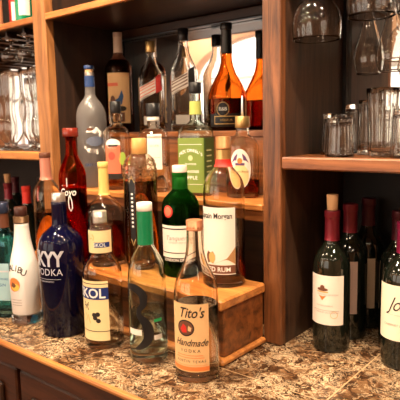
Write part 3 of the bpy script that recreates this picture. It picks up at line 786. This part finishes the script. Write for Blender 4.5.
sleeve(r, b, .243, .291, prim('cream_foil', (.72, .55, .42), .45), 'capsule', .0009); cap(r, .291, .305, .0145, prim('cream_foil2', (.60, .42, .32), .45)); sleeve(r, b, .222, .2425, BROWNF, 'neck_band', .0007)
L = Label(b); L.patch(-.036, .038, .028, .180, TAN).up(); L.poly([(-.004, .080), (.010, .085), (.016, .110), (.010, .128), (.004, .112), (-.010, .098)], BLUEINK); L.oval(-.018, .092, .009, .020, BRINK); L.oval(.010, .072, .014, .008, INK); L.patch(-.036, .0, .140, .150, CORAL, nz=1); L.patch(-.014, .018, .032, .060, BRINK, nz=2); L.done(r)

# ---- wine bottles
def wine(name, loc, R, h, capm, lbl, group=None, face=0, cork=False, lab=None, captop=None, short=False):
    r, b = bottle(name, loc, R, h, [(0, .98), (.02, 1), (.555, 1), (.61, .975), (.655, .90), (.695, .74), (.73, .54), (.765, .41), (.80, .375), (.93, .365), (.935, .40), (.975, .40)], WINEG, face=face, hollow=False)
    tag(r, lbl, 'wine bottle', group)
    sleeve(r, b, .775*h, .976*h, capm, 'capsule', .0009)
    cap(r, .972*h, .982*h, .405*R, capm, 'capsule_top')
    if cork: cap(r, .983*h, .983*h+.032, .0105, CORK, 'cork', taper=1.12)
    if lab:
        L = Label(b); lab(L); L.done(r)
    return r
def kj(L):
    L.patch(-.046, .034, .060, .163, prim('blush_white_paper', (.86, .76, .68), .55)).up()
    L.oval(-.010, .134, .012, .0035, BRINK, 16).oval(-.010, .139, .005, .004, BRINK, 12); L.poly([(-.018, .121), (-.002, .121), (-.010, .111)], ORINK)
    L.patch(-.022, .002, .1275, .1300, GOLDINK, nz=1); L.text('KENDALL-JACKSON', .001, .1235, .0048, GREYINK); L.text('VINTNER\'S RESERVE', -.006, .100, .004, GREYINK)
    L.patch(-.030, .024, .090, .0908, GREYINK, nz=1); L.text('CABERNET SAUVIGNON', -.002, .086, .0045, GREYINK); L.strip([(.014+.007*math.cos(t*PI/8), .082+.007*math.sin(t*PI/8)) for t in range(17)], .001, GOLDINK)
wine('wine_bottle', (-.490, 1.017, .0004), .0378, .297, BURG, 'red wine bottle with protruding cork and blush white label nearest the post', face=13, cork=True, lab=kj)
def jd(L):
    L.patch(-.058, .050, .058, .165, prim('ivory_paper', (.86, .76, .60), .55)).up()
    L.text('Jordan', .012, .128, .038, INK, shear=.55, sx=.72); L.patch(-.034, .03, .108, .1085, GREYINK, nz=1); L.text('CABERNET SAUVIGNON', .0, .088, .006, GREYINK)
wine('wine_bottle', (-.343, 1.026, .0004), .0415, .285, prim('plum_foil', (.32, .015, .08), .35, .2), 'red wine bottle with ivory label written in large flowing script', face=8, lab=jd)
def plain(mat, z0=.055, z1=.15):
    def f(L):
        L.patch(-.045, .030, z0, z1, mat).up(); L.oval(-.006, (z0+z1)/2+.02, .008, .006, GOLDINK, 14); L.patch(-.025, .018, (z0+z1)/2-.004, (z0+z1)/2-.003, GREYINK, nz=1); L.text('CABERNET', -.004, z0+.025, .006, GREYINK)
    return f
ROSY = prim('pinkish_paper', (.62, .44, .38), .6)
wine('wine_bottle', (-.489, 1.103, .0004), .0375, .300, BURG, 'red wine bottle with pinkish label directly behind the corked bottle', face=20, lab=plain(ROSY, .06, .175))
wine('wine_bottle', (-.484, 1.190, .0004), .0375, .303, MAROON, 'dark capped wine bottle with tan label, third in the row behind the corked one', face=20, lab=plain(prim('dull_tan_paper', (.52, .38, .26), .6), .05, .165))
wine('wine_bottle', (-.392, 1.195, .0004), .0375, .315, MAROON, 'dark wine bottle with faint label and cork pushed up at the compartment back', face=20, cork=True, lab=plain(prim('dull_tan_paper', (.52, .38, .26), .6), .05, .15))
wine('wine_bottle', (-.385, 1.110, .0004), .0375, .292, MAROON, 'dark wine bottle standing just behind the flowing script label bottle', face=10)
# left compartment
wine('wine_bottle', (-1.795, 1.075, .0004), .0375, .285, BURG, 'wine bottle with burgundy capsule and pale cork at the left end', cork=True)
wine('wine_bottle', (-1.640, 1.050, .0004), .0375, .283, SCARLET, 'wine bottle with bright scarlet capsule behind the white rum bottle')
wine('wine_bottle', (-1.725, 1.170, .0004), .0375, .300, BLACK, 'wine bottle with black capsule in the dark left compartment')
wine('wine_bottle', (-1.590, 1.155, .0004), .0375, .285, MAROON, 'wine bottle with brown cork beside the left wooden post', cork=True)
wine('wine_bottle', (-1.900, 1.170, .0004), .0375, .295, MAROON, 'wine bottle deepest at the left end of the dark compartment')

# ---- glasses
def tumbler(name, loc, r0, r1, h, lbl, flutes=0, upside=True, group=None, t=.0022, base=.010, mid=None):
    """r0 radius at the shelf, r1 radius at the top"""
    o = empty(name, loc); tag(o, lbl, 'glass', group)
    m = MB()
    ro = lambda z: r0+(r1-r0)*z/h if not mid else interp([(0, r0), (h*mid[0], mid[1]), (h, r1)], z)
    N = 10
    zs = [h*i/N for i in range(N+1)]
    outer = [(z, ro(z)) for z in zs]; outer[0] = (0, ro(0)-.0006)
    if upside: # open rim at the shelf, solid base on top
        inner = [(z, ro(z)-t) for z in zs if z < h-base-.001]+[(h-base, ro(h-base)-t*1.6)]
        pts = [*reversed(inner)]+[(0, ro(0)-t*.5)]+outer[0:]+[(h, (ro(h))*.96)]
        loft(m, pts, CLEAR, 48, ribs=flutes, ribamp=.05, cap0=True, cap1=True)
    else:
        inner = [(base, (ro(base)-t)*.92)]+[(z, ro(z)-t) for z in zs if z > base+.001]
        pts = [(0, ro(0)*.94)]+outer+[(h+.0006, ro(h)-t*.5)]+[*reversed(inner)]
        loft(m, pts, CLEAR, 48, ribs=flutes, ribamp=.05, cap0=True, cap1=True)
    m.build('bowl', o, recalc=True)
    return o
ZS = .4024
tumbler('rocks_glass', (-.468, 1.000, ZS), .0290, .0235, .076, 'low upturned clear tumbler at the front of the glass shelf', 12)
tumbler('rocks_glass', (-.515, 1.075, ZS), .0290, .0240, .085, 'upturned clear tumbler nearest the shelf\'s wooden side wall', 12)
tumbler('rocks_glass', (-.497, 1.150, ZS), .0300, .0260, .105, 'thick based upturned glass at the back of the shelf', 10)
tumbler('highball_glass', (-.440, 1.085, ZS), .0275, .0250, .110, 'fluted highball glass standing behind the low tumblers', 12, upside=False)
tumbler('highball_glass', (-.392, 1.020, ZS), .0240, .0300, .128, 'tall flared fluted glass at the front of the glass shelf', 12, upside=False)
tumbler('highball_glass', (-.400, 1.110, ZS), .0240, .0310, .132, 'tall fluted glass behind the flared front glass', 12, upside=False)
tumbler('rocks_glass', (-.340, 1.000, ZS), .0270, .0230, .088, 'small upturned glass at the frame edge of the glass shelf', 12)
tumbler('highball_glass', (-.320, 1.090, ZS), .0240, .0310, .130, 'tall fluted glass furthest from the post on the glass shelf', 12, upside=False)

def stem(name, x, y, rim_z, prof, lbl, foot=.034, seg=48):
    """hanging upside down: prof = (height above rim, radius) of the bowl up to the stem; foot sits in the rack"""
    o = empty(name, (x, y, rim_z)); tag(o, lbl, 'glass', 'stemware hanging in the rack')
    if True: del o['group']
    ft = .7635-rim_z
    outer = smooth_profile(prof, 5); top = outer[-1][0]
    t = .0011
    inner = [(z, max(.0015, r-t)) for z, r in outer if z < top-.006]
    m = MB()
    stemp = [(top+.004, .0042), (ft-.012, .0038), (ft-.005, .0075), (ft, foot*.75), (ft+.0005, foot), (ft+.0022, foot), (ft+.0030, foot*.6)]
    pts = [*reversed(inner)]+[(-.0004, outer[0][1]-t*.5)]+outer+[p for p in stemp]
    loft(m, pts, CLEAR, seg, cap0=True, cap1=True); m.build('bowl', o, recalc=True)
    return o
stem('wine_glass', -.525, 1.010, .633, [(0, .0465), (.020, .0480), (.045, .0465), (.065, .038), (.080, .022), (.088, .008), (.092, .0042)], 'clear wine glass hanging upside down next to the wooden post', foot=.031)
stem('wine_glass', -.409, 1.000, .660, [(0, .042), (.020, .0450), (.040, .0430), (.058, .034), (.070, .018), (.078, .007), (.080, .0042)], 'wide wine glass hanging upside down in the second rack slot', foot=.026)
stem('snifter_glass', -.4625, 1.120, .568, [(0, .0235), (.012, .0275), (.030, .0300), (.055, .0260), (.085, .0175), (.11, .012), (.13, .007), (.14, .0042)], 'pear shaped glass hanging upside down behind the wide wine glass', foot=.0135)
stem('snifter_glass', -.4065, 1.100, .568, [(0, .0235), (.012, .0275), (.030, .0300), (.055, .0260), (.085, .0175), (.11, .012), (.13, .007), (.14, .0042)], 'pear shaped glass hanging upside down beside its twin at the back of the rack', foot=.020)
stem('wine_glass', -.317, .999, .655, [(0, .042), (.020, .0450), (.040, .0430), (.058, .034), (.070, .018), (.078, .007), (.080, .0042)], 'wide wine glass hanging upside down in the third rack slot')
stem('wine_glass', -.532, 1.130, .640, [(0, .0400), (.020, .0420), (.045, .0400), (.065, .032), (.080, .018), (.088, .008), (.092, .0042)], 'clear wine glass hanging behind the one next to the post') if False else None
# left bay glasses
k = 0
names = ['tall hurricane glass at the front of the left shelf beside the wooden post', 'tall hurricane glass second from the wooden post on the left shelf', 'tall hurricane glass third from the wooden post on the left shelf', 'tall hurricane glass fourth from the wooden post on the left shelf']
for i in range(4):
    x = -1.462-.078*i
    o = empty('hurricane_glass', (x, 1.005+.02*(i % 2), ZS)); tag(o, names[i], 'glass')
    pr = smooth_profile([(0, .033), (.004, .033), (.010, .012), (.018, .008), (.035, .020), (.060, .031), (.085, .031), (.115, .025), (.14, .024), (.19, .031), (.255, .0345)], 4)
    inner = [(z, r-.0016) for z, r in pr if z > .022]
    m = MB(); loft(m, pr+[(.2556, .0338)]+[*reversed(inner)], CLEAR, 40, ribs=0); m.build('bowl', o, recalc=True)
names = ['pilsner glass at the back of the left shelf beside the wooden post', 'pilsner glass second along the back of the left shelf', 'pilsner glass third along the back of the left shelf', 'pilsner glass fourth along the back of the left shelf']
for i in range(4):
    tumbler('pilsner_glass', (-1.455-.080*i, 1.115+.02*(i % 2), ZS), .026, .034, .245, names[i], 10, upside=False, base=.015)
for i, x in enumerate((-1.4525, -1.5475, -1.6425)):
    stem('wine_glass', x, 1.03, .690, [(0, .030), (.015, .034), (.030, .032), (.045, .020), (.050, .0042)], ['small glass hanging in the left rack beside the wooden post', 'small glass hanging in the middle of the left rack', 'small glass hanging at the far end of the left rack'][i])

# bottles along the upper left shelf, cut by the frame
ZU = .7944
ups = [(-1.455, 1.04, prim('cream_glaze', (.75, .62, .45), .4), 'cream bottle on the upper left shelf beside the post', .032),
       (-1.535, 1.09, BLACK, 'black bottle on the upper left shelf', .030),
       (-1.600, 1.06, prim('emerald_glass', (.0, .22, .10), .1, coat=.6), 'emerald green bottle on the upper left shelf', .030),
       (-1.690, 1.09, prim('ruby_glass', (.32, .02, .02), .1, coat=.6), 'ruby red bottle on the upper left shelf', .026),
       (-1.745, 1.03, prim('peach_glaze', (.80, .38, .20), .4), 'peach coloured bottle on the upper left shelf', .034),
       (-1.850, 1.05, WHITE, 'white bottle at the far end of the upper left shelf', .036)]
for x, y, mt, lb, R in ups:
    r, b = bottle('liqueur_bottle', (x, y, ZU), R, .25, [(0, 1), (.55, 1), (.62, .95), (.69, .7), (.74, .42), (.95, .38)], mt, hollow=False, face=0)
    tag(r, lb, 'bottle'); cap(r, .232, .255, R*.45, GOLD)
    L = Label(b); L.patch(-.018, .018, .04, .10, PAPER if mt is not WHITE else SILVINK); L.done(r)
